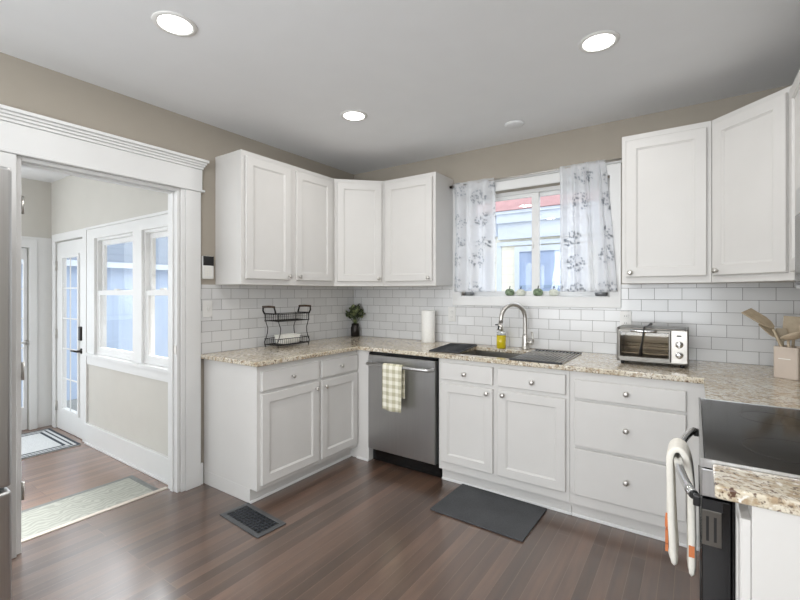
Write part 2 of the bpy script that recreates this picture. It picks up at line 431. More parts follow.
# sunroom walls: same wall plane as the glazed door, windows 2 and 3
SY = -1.72
D0, D1, DT = -2.50, -1.80, 1.865
wins = [(-1.53, -.80), (-.655, -.14)]
def sun_in(u, v):
    if D0 < u < D1 and v < DT: return False
    for a, b in wins:
        if a < u < b and .80 < v < 1.83: return False
    return True
struct(MB().grid([-2.77, D0, D1, -1.53, -.80, -.655, -.14, -.1205], [-.03, .80, 1.83, DT, 2.49], sun_in, SY, SY+.075, 'y').build('wall_sunroom_side', M['sunwall']))
struct(MB().grid([-4.42, -3.75, -2.95, -2.83, -1.905, SY-.0005], [-.03, .75, 1.80, 2.49], lambda u, v: not ((-2.83 < u < -1.905 and v < 1.80) or (-3.75 < u < -2.95 and .75 < v < 1.8)), -2.77, -2.65, 'x').build('wall_sunroom_end', M['sunwall']))
struct(MB().grid([-2.6495, -2.5, -.3, -.1205], [-.03, .6, 2.2, 2.49], lambda u, v: not (-2.5 < u < -.3 and .6 < v < 2.2), -4.42, -4.3, 'y').build('wall_sunroom_rear', M['sunwall']))
f = MB().grid([-2.5, -2.43, -1.44, -1.36, -.37, -.3], [.6, .67, 2.13, 2.2], lambda u, v: not ((-2.43 < u < -1.44 or -1.36 < u < -.37) and .67 < v < 2.13), -4.39, -4.33, 'y')
plain_window('window_6', f, MB().box(-2.435, -.365, -4.362, -4.358, .665, 2.135))
f = MB().grid([-3.75, -3.69, -3.01, -2.95], [.75, .81, 1.74, 1.8], lambda u, v: not (-3.69 < u < -3.01 and .81 < v < 1.74), -2.74, -2.68, 'x')
plain_window('window_7', f, MB().box(-2.712, -2.708, -3.695, -3.005, .805, 1.745))
# white panelling on the end wall below the plate line
struct(MB().grid([-4.299, -3.80, -2.90, -2.86, -1.875, SY-.001], [-.029, .70, 1.83, 1.91], lambda u, v: not ((-2.86 < u < -1.875 and v < 1.83) or (-3.80 < u < -2.90 and .70 < v < 1.83)), -2.649, -2.635, 'x').build('trim_1', M['trim'], bevel=.003))

# backsplash
struct(MB().grid([.006, 1.135, 2.447, X1-.0005], [.914, 1.239, 1.404], lambda u, v: not (1.135 < u < 2.447 and v > 1.239), -.008, -.0003, 'y').build('trim_2', M['tile_back']))
struct(MB().box(.0003, .008, -1.654, -.0085, .914, 1.404).build('trim_3', M['tile_left']))

# ---------------- kitchen window (window_1)
t = MB()
t.grid([1.137, WX0, WX1, 2.447], [1.239, WZ0, WZ1, 2.248], lambda u, v: not (WX0 < u < WX1 and WZ0 < v < WZ1), -.02, -.0005, 'y')
w1 = struct(t.build('window_1', M['trim'], bevel=.003))
MB().box(1.137, 2.454, -.034, -.0005, 2.2485, 2.262).build('crown_strip', M['trim'], w1, .003)
MB().box(WX0, WX1, .0, .075, WZ0-.0, WZ0+.006).build('window_sill', M['trim'], w1, .002)
fr = MB().grid([WX0, WX0+.035, WX1-.035, WX1], [WZ0+.006, WZ0+.022, WZ1-.03, WZ1], lambda u, v: not (WX0+.035 < u < WX1-.035 and WZ0+.022 < v < WZ1-.03), .075, .135, 'y')
fr.build('frame', M['trim'], w1, .003)
# two sliding sashes, the left one in front
for (a, b, y0) in ((WX0+.035, 1.85, .085), (1.79, WX1-.035, .110)):
    sb = MB().grid([a, a+.058, b-.058, b], [WZ0+.022, WZ0+.045, WZ1-.06, WZ1-.03], lambda u, v: not (a+.058 < u < b-.058 and WZ0+.045 < v < WZ1-.06), y0, y0+.022, 'y').build('sash', M['trim'], w1, .002)
    MB().box(a+.056, b-.056, y0+.009, y0+.013, WZ0+.043, WZ1-.058).build('pane', M['glass'], sb)
MB().box(1.795, 1.81, .077, .085, 1.70, 1.75).build('latch', M['white_plastic'], w1, .002)

# ---------------- doorway to the sunroom: casing, frieze, cornice, jamb
def cas(name, mb, parent=None, bevel=.003): return mb.build(name, M['trim'], parent, bevel)
t1 = struct(cas('trim_4', MB().box(.0005, .024, -1.762, -1.655, 0, 2.0495).box(.0005, .016, -1.79, -1.762, 0, 2.0495)))
t1b = struct(cas('trim_5', MB().box(.0005, .026, -2.715, -2.64, 0, 2.0495)))
fz = MB().box(.0005, .026, -2.73, -1.645, 2.065, 2.205)
fz.box(.0005, .036, -2.745, -1.63, 2.05, 2.0645)
struct(cas('trim_6', fz))
cr = MB()
for k, (d, z0, z1) in enumerate(((.034, 2.2055, 2.222), (.046, 2.222, 2.236), (.058, 2.236, 2.250), (.074, 2.250, 2.268))):
    cr.box(.0005, d, -2.74-d*.6, -1.655+d*.45, z0, z1)
struct(cas('trim_7', cr, bevel=.002))
jb = MB().box(-.12, .0, DY1-.02, DY1, 0, DZ).box(-.12, 0, DY0, DY0+.02, 0, DZ).box(-.12, 0, DY0+.02, DY1-.02, DZ-.02, DZ)
jb.box(-.075, -.04, DY1-.030, DY1-.02, 0, DZ-.02).box(-.075, -.04, DY0+.033, DY1-.033, DZ-.033, DZ-.02)
jamb = struct(cas('trim_8', jb, bevel=.002))
# casing on the sunroom side
struct(cas('trim_9', MB().box(-.138, -.1205, DY0-.1, DY0, -.029, 2.15).box(-.138, -.1205, DY0, DY1, 2.05, 2.15)))
for z in (.32, .94, 1.80):
    MB().box(-.036, -.004, DY0+.0202, DY0+.024, z-.045, z+.045).tube([(.0, DY0+.026, z-.047), (.0, DY0+.026, z+.047)], .006, 8).build('hinge', M['nickel'], jamb)
MB().box(-.036, -.004, DY1-.024, DY1-.0202, .93, .99).build('strike_plate', M['nickel'], jamb)
struct(box('trim_10', M['thresh'], -.15, -.115, DY0+.021, DY1-.021, -.028, .006, bevel=.003))
# baseboards
def base(name, x0, x1, y0, y1, h=.15, z=0):
    return struct(MB().box(x0, x1, y0, y1, z, z+h).build(name, M['trim'], bevel=.004))
base('baseboard_left', .0005, .018, -1.654, -1.632)
base('baseboard_left_rear', .0005, .018, Y1+.001, -2.716)
base('baseboard_rear', .02, X1-.001, Y1+.0005, Y1+.018)
b = MB().box(-1.715, -.139, SY-.02, SY-.0005, -.03, .14).box(-1.715, -.139, SY-.028, SY-.0005, .14, .158).box(-1.715, -.139, SY-.032, SY-.0205, -.03, -.012)
struct(b.build('baseboard_sunroom', M['trim'], bevel=.004))

# ---------------- sunroom windows
cs = MB().grid([-1.69, -1.53, -.80, -.655, -.14, -.1395], [.70, .80, 1.83, 1.915], lambda u, v: not (any(a < u < b for a, b in wins) and .80 < v < 1.83), SY-.02, SY-.0005, 'y')
cs.box(-1.705, -.14, SY-.045, SY-.0205, .775, .80).box(-1.705, -.14, SY-.034, SY-.0005, 1.9155, 1.935)
struct(cs.build('trim_11', M['trim'], bevel=.003))
for n, (a, b) in zip((2, 3), wins):
    w = struct(MB().grid([a, a+.02, b-.02, b], [.80, .82, 1.81, 1.83], lambda u, v: not (a+.02 < u < b-.02 and .82 < v < 1.81), SY+.0, SY+.072, 'y').build('window_%d' % n, M['trim'], bevel=.002))
    for (z0, z1, y0) in ((1.325, 1.81, .034), (.82, 1.365, .004)):
        A, B = a+.02, b-.02
        s_ = MB().grid([A, A+.038, B-.038, B], [z0, z0+.045, z1-.04, z1], lambda u, v: not (A+.038 < u < B-.038 and z0+.045 < v < z1-.04), SY+y0, SY+y0+.026, 'y').build('sash', M['trim'], w, .002)
        MB().box(A+.036, B-.036, SY+y0+.008, SY+y0+.012, z0+.043, z1-.038).build('pane', M['glass'], s_)
    MB().box((a+b)/2-.03, (a+b)/2+.03, SY+.006, SY+.03, 1.366, 1.38).build('latch', M['white_plastic'], w, .002)

# ---------------- glazed exterior door (door_1) and its casing
struct(MB().grid([-2.58, D0, D1, -1.7155], [-.029, DT, 1.94], lambda u, v: not (D0 < u < D1 and v < DT), SY-.018, SY-.0005, 'y').build('trim_12', M['trim'], bevel=.003))
d1 = MB().grid([D0+.012, -2.32, -1.94, D1-.012], [-.025, .2, 1.69, DT-.012], lambda u, v: not (-2.32 < u < -1.94 and .2 < v < 1.69), SY+.0, SY+.028, 'y')
d1 = struct(d1.build('door_1', M['trim'], bevel=.002))
mu = MB().grid([-2.35, -2.32, -1.94, -1.91], [.17, .2, 1.69, 1.72], lambda u, v: not (-2.32 < u < -1.94 and .2 < v < 1.69), SY-.012, SY-.0005, 'y')
mu.box(-2.136, -2.125, SY-.006, SY+.002, .2, 1.69)
for k in range(1, 5): mu.box(-2.32, -1.94, SY-.006, SY+.002, .2+k*.298-.006, .2+k*.298+.006)
mu.build('glazing_bars', M['trim'], d1)
MB().box(-2.319, -1.941, SY+.0025, SY+.006, .201, 1.689).build('pane', M['glass'], d1)
MB().box(-1.885, -1.838, SY-.022, SY-.0005, .90, 1.03).build('keypad_lock', M['bronze'], d1, .004)
MB().lathe([(.026, 0), (.026, .008), (.012, .012), (.010, .045)], (-1.86, SY-.0005, .80), 16, 'y').tube([(-1.86, SY-.045, .80), (-1.97, SY-.047, .80)], .009, 8).build('lever_handle', M['bronze'], d1)
for z in (.2, .93, 1.62):
    MB().box(D0-.002, D0+.03, SY-.006, SY-.0005, z-.045, z+.045).tube([(D0+.006, SY-.008, z-.05), (D0+.006, SY-.008, z+.05)], .006, 8).build('hinge', M['nickel'], d1)
# second glazed door in the end wall (door_2)
E0, E1 = -2.83, -1.905
struct(MB().grid([-2.895, E0, E1, -1.845], [-.029, 1.80, 1.88], lambda u, v: not (E0 < u < E1 and v < 1.80), -2.634, -2.618, 'x').build('trim_13', M['trim'], bevel=.003))
d2 = struct(MB().grid([E0+.01, E0+.12, E1-.035, E1-.01], [-.025, .2, 1.68, 1.79], lambda u, v: not (E0+.12 < u < E1-.035 and .2 < v < 1.68), -2.70, -2.66, 'x').build('door_2', M['trim'], bevel=.002))
mu = MB()
for k in range(1, 5): mu.box(-2.69, -2.675, E0+.12, E1-.035, .2+k*.296-.007, .2+k*.296+.007)
mu.build('glazing_bars', M['trim'], d2)
MB().box(-2.684, -2.68, E0+.118, E1-.033, .198, 1.682).build('pane', M['glass'], d2)
MB().lathe([(.024, 0), (.024, .008), (.01, .012), (.01, .05)], (-2.66, E1-.018, .85), 14, 'x').tube([(-2.612, E1-.018, .85), (-2.612, E1-.12, .85)], .008, 8).build('lever_handle', M['nickel'], d2)

# ================================================================== OUTSIDE
struct(box('ground', M['ext_ground'], -30, 20, .5, 25, -.6, -.5))
struct(box('ground_yard', M['ext_ground'], -30, -3.2, -15, .499, -.6, -.5))
nh = thing('neighbour_house', 'cream clapboard neighbouring house with a red roof seen through the sink window', 'house', (0, 3, -.5))
EZ = .5
MB().box(.37, 3.9, 0, 4, 0, 3.10).build('wall', M['siding_cream'], nh)
RB = Matrix.Translation((.37, 0, 0)) @ Matrix.Rotation(radians(-38), 4, 'Z')
MB().box(-2.6, 0, 0, .2, 0, 3.05, RB).build('wall', M['siding_cream'], nh)
MB().box(.335, .405, -.02, .0, 0, 2.62).build('corner_board', M['ext_white'], nh)
def band(m, x0, x1, y, z0, z1): return m.box(x0, x1, y, -.0205, z0, z1)
mm = MB()
for (y, z0, z1) in ((-.06, 2.66, 2.9), (-.12, 2.90, 3.03), (-.15, 3.03, 3.075), (-.04, 2.56, 2.62)): mm.box(.37, 3.9, y, -.0205, z0, z1)
mm.build('cornice_board', M['ext_white'], nh)
mm = MB()
for (y, z0, z1) in ((-.06, 2.72, 2.9), (-.12, 2.90, 3.03), (-.15, 3.03, 3.075)): mm.box(-2.6, .0, y, -.0005, z0, z1, RB)
mm.build('cornice_board', M['ext_white'], nh)
wl = MB().box(-.62, -.18, -.03, -.001, 1.35, 2.5, RB).build('window', M['ext_white'], nh)
MB().box(-.56, -.24, -.036, -.0305, 1.42, 2.44, RB).build('pane', M['ext_glass'], wl)
MB().prism([(-.17, 3.08), (2.2, 4.9), (4.3, 3.08)], 'x', -2.2, 4.1).build('roof', M['roof_red'], nh)
for (a, b, c) in ((.70, .90, 'win'), (1.0, 1.58, 'win'), (2.1, 2.7, 'win')):
    w = MB().grid([a-.07, a, b, b+.07], [1.35, 1.42, 2.46, 2.54], lambda u, v: not (a < u < b and 1.42 < v < 2.46), -.04, .0, 'y').build('window', M['ext_white'], nh)
    MB().box(a, b, -.012, -.004, 1.42, 2.46).build('pane', M['ext_glass'], w)
    MB().box(a, b, -.03, -.0125, 1.92, 1.96).box((a+b)/2-.012, (a+b)/2+.012, -.03, -.0125, 1.42, 1.92).build('meeting_rail', M['blind'], w)
gr = thing('garage', 'pale blue board sided garage with grey shingle roof seen through the sunroom windows', 'garage', (-6, 0, -.5))
MB().box(-4, 0, -3.2, 3.4, 0, 2.32).build('wall', M['siding_blue'], gr)
MB().prism([(-3.5, 2.62), (-3.5, 2.55), (0.0, 2.31), (.18, 2.31), (.18, 2.36), (-3.5, 4.2)], 'y', -3.4, 3.6).build('roof', M['shingle'], gr)
MB().box(.005, .2, -3.4, 3.6, 2.30, 2.40).build('gutter', M['ext_white'], gr)

# ================================================================== CABINETS
def knob(parent, x, z, y):
    return MB().lathe([(.008, 0), (.006, .004), (.005, .012), (.009, .016), (.0145, .02), (.0155, .024), (.012, .0285), (.004, .030)], (x, y, z), 16, 'y').build('knob', M['nickel'], parent)
def add_door(root, x0, x1, z0, z1, face, kx=None, kz=None, t=.019, fr=.057, name='door', slab=False, label=None):
    d = MB().panel(x1-x0, z1-z0, t, fr, x0=x0, z0=z0, y0=face-.0008, slab=slab).build(name, M['cab'], root)
    if kx is not None: knob(d, kx, kz, face-.0008-t-.0003)
    return d
ZB, ZT = 1.404, 2.330
UH = ZT-ZB; UD = .306
def upper_box(root, w, d=UD, h=UH):
    MB().box(.0005, w-.0005, -d, -.001, 0, h).build('carcass', M['cab'], root, .0015)
# left wall pair: local x -> +y, front -> +x
u1 = thing('wall_cabinet', 'white two-door wall cabinet nearest the doorway trim', 'cabinet', (0.0005, -1.533, ZB), 90)
upper_box(u1, 1.533-.6125)
add_door(u1, .030, .425, .040, .890, -UD, .403, .066)
add_door(u1, .482, .878, .040, .890, -UD, .505, .066)
def diag_cab(label, loc, rz, mirror):
    """corner wall cabinet; local origin = room corner, arms along +x and -y"""
    r = thing('corner_wall_cabinet', label, 'cabinet', loc, rz)
    a, d = .611, .306
    poly = [(.001, -.001), (a, -.001), (a, -d), (d, -a), (.001, -a)]
    MB().prism(poly, 'z', 0, UH).build('carcass', M['cab'], r, .0015)
    L = math.hypot(a-d, a-d)
    th = pi/4
    R = Matrix.Translation((d, -a, 0)) @ Matrix.Rotation(th, 4, 'Z')
    m = MB().panel(L-.044, UH-.070, x0=.022, z0=.040, y0=-.0008)
    for v in m.bm.verts: v.co = R @ v.co
    do = m.build('door', M['cab'], r)
    k = MB().lathe([(.008, 0), (.006, .004), (.005, .012), (.009, .016), (.0145, .02), (.0155, .024), (.012, .0285), (.004, .030)], (L-.052 if not mirror else .052, -.0202, .066), 16, 'y')
    for v in k.bm.verts: v.co = R @ v.co
    k.build('knob', M['nickel'], do)
    return r
diag_cab('white diagonal wall cabinet in the corner above the small plant', (.0005, -.0005, ZB), 0, False)
u3 = thing('wall_cabinet', 'white single-door wall cabinet just left of the window', 'cabinet', (.6125, -.0005, ZB), 0)
upper_box(u3, 1.136-.6125)
add_door(u3, .030, .497, .040, .890, -UD, .468, .066)
u4 = thing('wall_cabinet', 'white single-door wall cabinet just right of the window', 'cabinet', (2.488, -.0005, ZB), 0)
upper_box(u4, .4595)
add_door(u4, .024, .436, .040, .890, -UD, .05, .066)
diag_cab('white diagonal wall cabinet above the utensil crock', (X1-.0005, -.0005, ZB), -90, True)
# right wall: local x -> -y, front -> -x
u6 = thing('wall_cabinet', 'narrow white wall cabinet between the diagonal corner unit and the microwave', 'cabinet', (X1-.0005, -.6125, ZB), -90)
upper_box(u6, .605)
add_door(u6, .030, .575, .040, .890, -UD, .54, .066)
u7 = thing('wall_cabinet', 'short white wall cabinet above the microwave', 'cabinet', (X1-.0005, -1.2205, 1.7205), -90)
upper_box(u7, .76, UD, ZT-1.7205)
add_door(u7, .030, .365, .040, .575, -UD, .34, .066); add_door(u7, .395, .73, .040, .575, -UD, .42, .066)

# base cabinets
CT = .8835
def base_cab(label, loc, rz, w, depth, toe=.07, name='base_cabinet'):
    r = thing(name, label, 'cabinet', loc, rz)
    b = MB().box(.0005, w-.0005, -depth, -.012, .095, CT).box(.0005, w-.0005, -depth+toe, -.012, .001, .0945)
    b.build('carcass', M['cab'], r, .0015)
    MB().box(.0005, w-.0005, -depth+toe-.010, -depth+toe-.0005, .0, .018).build('shoe_moulding', M['trim'], r, .003)
    return r
b1 = base_cab('white base cabinet on the left wall with two drawers over two doors', (0, -1.626, 0), 90, 1.626-.657, .600)
f = -.600
add_door(b1, .028, .520, .722, .846, f, .273, .785, name='drawer_front', slab=True)
add_door(b1, .552, .955, .722, .846, f, .754, .785, name='drawer_front', slab=True)
add_door(b1, .028, .520, .125, .702, f, .490, .655); add_door(b1, .552, .955, .125, .702, f, .585, .655)
cf = thing('corner_base_cabinet', 'blind white corner base cabinet left of the dishwasher', 'cabinet', (0, 0, 0))
MB().box(.012, .720, -.655, -.012, .001, CT).build('carcass', M['cab'], cf, .0015)
MB().box(.601, .722, -.667, -.6555, 0, .018).build('shoe_moulding', M['trim'], cf, .003)
BF = .655
b2 = base_cab('white sink base cabinet with two doors right of the dishwasher', (1.362, 0, 0), 0, .892, BF, .05)
# open the carcass for the sink by rebuilding it low
for c in list(b2.children):
    if c.name.startswith('carcass'): bpy.data.objects.remove(c)
t = MB().box(.0005, .8915, -BF, -BF+.02, .095, CT).box(.0005, .02, -BF+.0205, -.012, .095, CT).box(.872, .8915, -BF+.0205, -.012, .095, CT)
t.box(.0205, .8715, -BF+.0205, -.012, .095, .115).box(.0005, .8915, -BF+.05, -.012, .001, .0945)
t.build('carcass', M['cab'], b2, .0015)
add_door(b2, .023, .412, .738, .855, -BF, .212, .79, name='drawer_front', slab=True)
add_door(b2, .446, .871, .738, .855, -BF, .675, .79, name='drawer_front', slab=True)
add_door(b2, .023, .412, .155, .712, -BF, .375, .68); add_door(b2, .446, .871, .155, .712, -BF, .486, .685)
b3 = base_cab('white three-drawer base cabinet below the toaster oven', (2.2545, 0, 0), 0, .6755, BF, .05)
for z0, z1 in ((.728, .836), (.447, .712), (.160, .431)):
    add_door(b3, .030, .577, z0, z1, -BF, .302, (z0+z1)/2+.005, name='drawer_front', slab=True)
b4 = base_cab('white base cabinet along the right wall beside the range', (X1, -.0, 0), -90, 1.212, .612)
b4['label'] = 'white base cabinet on the right wall beyond the range, mostly hidden'
bpy.data.objects.remove(b4.children[0]); 
for c in list(b4.children): bpy.data.objects.remove(c)
MB().box(.012, 1.211, -.612, -.012, .095, CT).box(.012, 1.211, -.545, -.012, .001, .0945).build('carcass', M['cab'], b4, .0015)
add_door(b4, .70, 1.19, .125, .84, -.612, .74, .78)
b5 = thing('base_cabinet', 'slim white end cabinet in the bottom right corner, nearer than the range', 'cabinet', (X1, -1.984, 0), -90)
MB().box(.0005, .146, -.590, -.012, .001, CT).build('carcass', M['cab'], b5, .0015)
add_door(b5, .012, .134, .125, .846, -.590, fr=.03)

# countertop
cx = [.0005, .636, 1.42, 2.15, 2.905, X1-.0005]
cyy = [-1.6545, -1.216, -.685, -.60, -.17, -.0085]
def ct_in(u, v):
    if 1.42 < u < 2.15 and -.60 < v < -.17: return False
    if v > -.685: return True
    if u < .636: return True
    return u > 2.905 and v > -1.216
ct = MB().grid(cx, cyy, ct_in, .8842, .914, 'z').build('countertop', M['granite'], None, .006, 3)
ct.location = (0, 0, 0)
tag(ct, 'speckled beige granite worktop running round three walls with the sink cut out', 'countertop')
ct2 = MB().box(2.905, X1-.0005, -2.138, -1.985, .8842, .914).build('countertop', M['granite'], None, .006, 3)
tag(ct2, 'short piece of speckled granite worktop nearest the camera, beside the range', 'countertop')

# sink
sk = thing('sink', 'stainless steel undermount sink below the curved faucet', 'sink', (1.785, -.385, .66))
t = MB()
hw, hd, zt = .355, .205, .2235
t.box(-hw, hw, -hd, hd, 0, .004).box(-hw, -hw+.004, -hd, hd, .004, zt).box(hw-.004, hw, -hd, hd, .004, zt).box(-hw+.004, hw-.004, -hd, -hd+.004, .004, zt).box(-hw+.004, hw-.004, hd-.004, hd, .004, zt)
t.build('basin', M['sinksteel'], sk, .001)
MB().lathe([(.045, .0045), (.045, .007), (.03, .007), (.02, .005)], (0, 0, 0), 20).build('drain', M['chrome'], sk)

# dishwasher
dw = thing('dishwasher', 'stainless steel dishwasher between the corner and the sink cabinet', 'dishwasher', (.7225, 0, 0))
MB().box(.0, .637, -.64, -.015, .11, .878).box(.01, .63, -.60, -.015, .005, .1095).build('body', M['black'], dw)
dd = MB().panel(.610, .738, .040, slab=True, x0=.012, z0=.118, y0=-.6405).build('door', M['steel'], dw)
hp = [(.045, -.682, .797), (.045, -.728, .795), (.075, -.738, .795), (.32, -.742, .795), (.575, -.738, .795), (.605, -.728, .795), (.605, -.682, .797)]
m = MB().tube(hp, .0135, 12); m.build('handle', M['steel'], dd)
MB().box(.012, .622, -.665, -.6405, .857, .872).build('control_strip', M['glossblack'], dd)
MB().box(.008, .63, -.612, -.6005, .008, .1).build('kick_plate', M['glossblack'], dw)
# towel on dishwasher handle
tw = MB(); x0, x1 = .905, 1.095
def cloth(mb, x0, x1, path, nx=14, amp=.006, skew=0.0, ph=0.0):
    rows = []
    L = 0; prev = None
    for i, (y, z) in enumerate(path):
        row = []
        for k in range(nx+1):
            s_ = k/nx; drop = min(1, max(0, (path[0][1] if False else .80)-z)/.3)
            row.append(mb.bm.verts.new((x0+(x1-x0)*s_+skew*drop, y+amp*drop*sin(s_*11+ph+i*.05), z - .01*drop*sin(s_*3))))
        rows.append(row)
    for a, b in zip(rows, rows[1:]):
        for k in range(nx): mb.bm.faces.new((a[k], a[k+1], b[k+1], b[k]))
hz, hy = .795, -.741
path = [(hy-.022, z) for z in [.478+.02*i for i in range(16)]] + [(hy-.019, .803), (hy-.010, .8145), (hy, .8165), (hy+.010, .8145), (hy+.019, .803)] + [(hy+.021, .79-.02*i) for i in range(12)]
cloth(tw, .937, 1.112, path)
tg = tw.build('dish_towel', M['check'], None, solid=.003, smooth=True)
tag(tg, 'cream and sage checked towel hanging over the dishwasher handle', 'towel')

# ================================================================== RANGE
rg = thing('range', 'black and steel slide-in range with a smooth glass top', 'stove', (0, 0, 0))
RY0, RY1 = -1.9815, -1.2205
MB().box(2.945, 3.535, RY0, RY1, .02, .894).box(2.96, 3.52, RY0+.03, RY1-.03, .0, .0195).build('body', M['glossblack'], rg, .002)
MB().box(2.888, 3.54, RY0, RY1, .8945, .9195).build('cooktop', M['glossblack'], rg, .003)
MB().grid([2.880, 2.8875, 3.54], [RY0-.004, RY0, RY1, RY1+.003], lambda u, v: u < 2.8875 or v < RY0 or v > RY1, .900, .9215, 'z').build('cooktop_trim', M['steel'], rg)
for (x, y, r) in ((3.08, -1.42, .085), (3.08, -1.78, .105), (3.36, -1.42, .105), (3.36, -1.78, .085)):
    ringm = MB()
    n = 40
    A = [ringm.bm.verts.new((x+r*cos(2*pi*k/n), y+r*sin(2*pi*k/n), .9198)) for k in range(n)]
    B = [ringm.bm.verts.new((x+(r-.003)*cos(2*pi*k/n), y+(r-.003)*sin(2*pi*k/n), .9198)) for k in range(n)]
    for k in range(n): ringm.bm.faces.new((A[k], A[(k+1) % n], B[(k+1) % n], B[k]))
    ringm.build('burner_ring', M['ringgrey'], rg)
MB().box(2.882, 2.9445, RY0+.004, RY1-.004, .822, .894).build('control_panel', M['steel'], rg, .003)
rd = MB().box(2.882, 2.9445, RY0+.004, RY1-.004, .200, .8175).build('oven_door', M['glossblack'], rg, .003)
MB().box(2.8795, 2.8818, RY0+.09, RY1-.09, .33, .68).build('door_glass', M['glossblack'], rd)
sl = MB()
sl.box(2.8835, 2.924, RY0+.0008, RY0+.0035, .700, .790)
sl.build('door_end_plate', M['steeldark'], rd, .001)
MB().box(2.892, 2.898, RY0, RY0+.0007, .712, .775).box(2.908, 2.914, RY0, RY0+.0007, .712, .775).box(2.884, 2.926, RY0, RY0+.0038, .7905, .8165).build('vent_slot', M['black'], rd)
MB().box(2.882, 2.9445, RY0+.004, RY1-.004, .045, .195).build('storage_drawer', M['glossblack'], rg, .003)
n = 17
hp = []
for k in range(n):
    s_ = k/(n-1); y = -1.925+s_*.655
    hp.append((2.866-.044*sin(pi*s_)**.8, y, .800))
hm = MB().tube(hp, .0125, 12)
hd_ = hm.build('oven_handle', M['chrome'], rd)
for yy in (-1.945, -1.275): MB().box(2.864, 2.8815, yy, yy+.020, .778, .806).build('handle_bracket', M['black'], rd, .003)
# towel over the oven handle
tb = MB()
ny = 12; rows = []
def hx(y):
    s_ = (y+1.925)/.655; return 2.866-.044*sin(pi*s_)**.8
prof = [(-.012, .452), (-.016, .50), (-.020, .60), (-.021, .70), (-.022, .77), (-.023, .80), (-.018, .822), (-.002, .834), (.014, .828), (.026, .80), (.032, .76), (.036, .70), (.037, .60), (.038, .50), (.036, .432)]
TY0, TY1 = -1.665, -1.545
for i, (dx, z) in enumerate(prof):
    row = []
    dr = min(1, max(0, .8-z)/.3)
    for k in range(ny+1):
        s_ = k/ny; c_ = 1+.12*dr
        y = (TY0+TY1)/2+(s_-.5)*(TY1-TY0)*c_
        row.append(tb.bm.verts.new((hx(-1.6)+dx+(.006 if dx < 0 else .003)*sin(s_*9)*dr, y, z-.012*dr*sin(s_*3))))
    rows.append(row)
for a, b in zip(rows, rows[1:]):
    for k in range(ny): tb.bm.faces.new((a[k], a[k+1], b[k+1], b[k]))
ot = tb.build('kitchen_towel', M['towelwhite'], None, solid=.021, smooth=True, sub=1)
tag(ot, 'white terry towel with orange print draped over the oven handle', 'towel')
for (x_, ya, yb_, z0, z1) in ((-.0305, -1.665, -1.61, .52, .56), (-.0315, -1.66, -1.62, .57, .60), (-.0305, -1.66, -1.60, .49, .512)):
    MB().box(hx(-1.6)+x_-.004, hx(-1.6)+x_+.004, ya, yb_, z0, z1).build('print', M['orange'], ot)
MB().box(hx(-1.6)+.030, hx(-1.6)+.046, TY0-.009, TY0-.005, .50, .535).build('print', M['orange'], ot)

# microwave
mw = thing('microwave', 'stainless over-the-range microwave at the right edge', 'microwave', (0, 0, 0))
MB().box(3.20, X1-.001, -1.9815, -1.2205, 1.335, 1.719).build('body', M['steel'], mw, .003)
md = MB().box(3.172, 3.1995, -1.78, -1.2205, 1.36, 1.719).build('door', M['steel'], mw, .0015)
MB().box(3.1695, 3.1718, -1.72, -1.226, 1.372, 1.625).build('window', M['glossblack'], md)
MB().tube([(3.171, -1.755, 1.42), (3.137, -1.755, 1.44), (3.132, -1.755, 1.54), (3.137, -1.755, 1.64), (3.171, -1.755, 1.66)], .009, 10).build('handle', M['steel'], md)
MB().box(3.172, 3.1995, -1.9815, -1.785, 1.36, 1.719).build('control_panel', M['glossblack'], mw, .004)
vg = MB().box(3.185, 3.1995, -1.975, -1.227, 1.337, 1.356)
vg.build('vent_grille', M['black'], mw)

# refrigerator
fg = thing('refrigerator', 'stainless steel refrigerator at the left edge beside the doorway', 'refrigerator', (0, 0, 0))
MB().box(.04, .70, -3.76, -2.836, .02, 1.80).build('body', paint('fridge_side_grey', lin(90, 90, 92), .5), fg, .004)
MB().box(.08, .66, -3.70, -2.90, .0, .0195).build('base', M['black'], fg)
for (y0, y1) in ((-3.30, -2.832), (-3.762, -3.310)):
    d = MB().box(.7015, .775, y0, y1, .625, 1.812).build('door', M['steel'], fg, .014, 4)
    yh = -3.27 if y0 > -3.31 else -3.35
    MB().tube([(.775, yh, .72), (.82, yh, .75), (.82, yh, 1.7), (.775, yh, 1.73)], .011, 10).build('handle', M['chrome'], d)
d = MB().box(.7015, .775, -3.762, -2.832, .06, .612).build('freezer_drawer', M['steel'], fg, .014, 4)
MB().tube([(.775, -3.70, .55), (.82, -3.67, .55), (.82, -2.95, .55), (.775, -2.92, .55)], .011, 10).build('handle', M['chrome'], d)
MB().box(.66, .70, -2.88, -2.855, .6, .64).build('hinge_cover', M['black'], fg)

# ================================================================== CEILING FITTINGS
lab = {0: 'round recessed ceiling light nearest the doorway, top left', 1: 'smallest recessed ceiling light, in front of the corner cabinets', 2: 'round recessed ceiling light on the right of the ceiling'}
for i, (x, y) in enumerate(CANS_SEEN):
    r = thing('recessed_light', lab[i], 'ceiling light', (x, y, H), 0, 'recessed ceiling lights')
    MB().lathe([(.070, -.004), (.074, -.0065), (.090, -.004), (.092, -.0003), (.070, -.0003), (.070, -.004)], (0, 0, 0), 40, cap=False).build('trim_ring', M['white_plastic'], r)
    MB().lathe([(.0695, -.0006), (.0695, -.0035), (.0, -.0045)], (0, 0, 0), 40).build('lens', M['lamp'], r)
dc = MB().lathe([(.0, -.014), (.055, -.013), (.066, -.008), (.068, -.0003)], (0, 0, 0), 32).build('ceiling_cover', M['ceiling'], None, loc=(1.805, -.350, H))
tag(dc, 'flat round white cover plate on the ceiling above the window', 'ceiling cover')

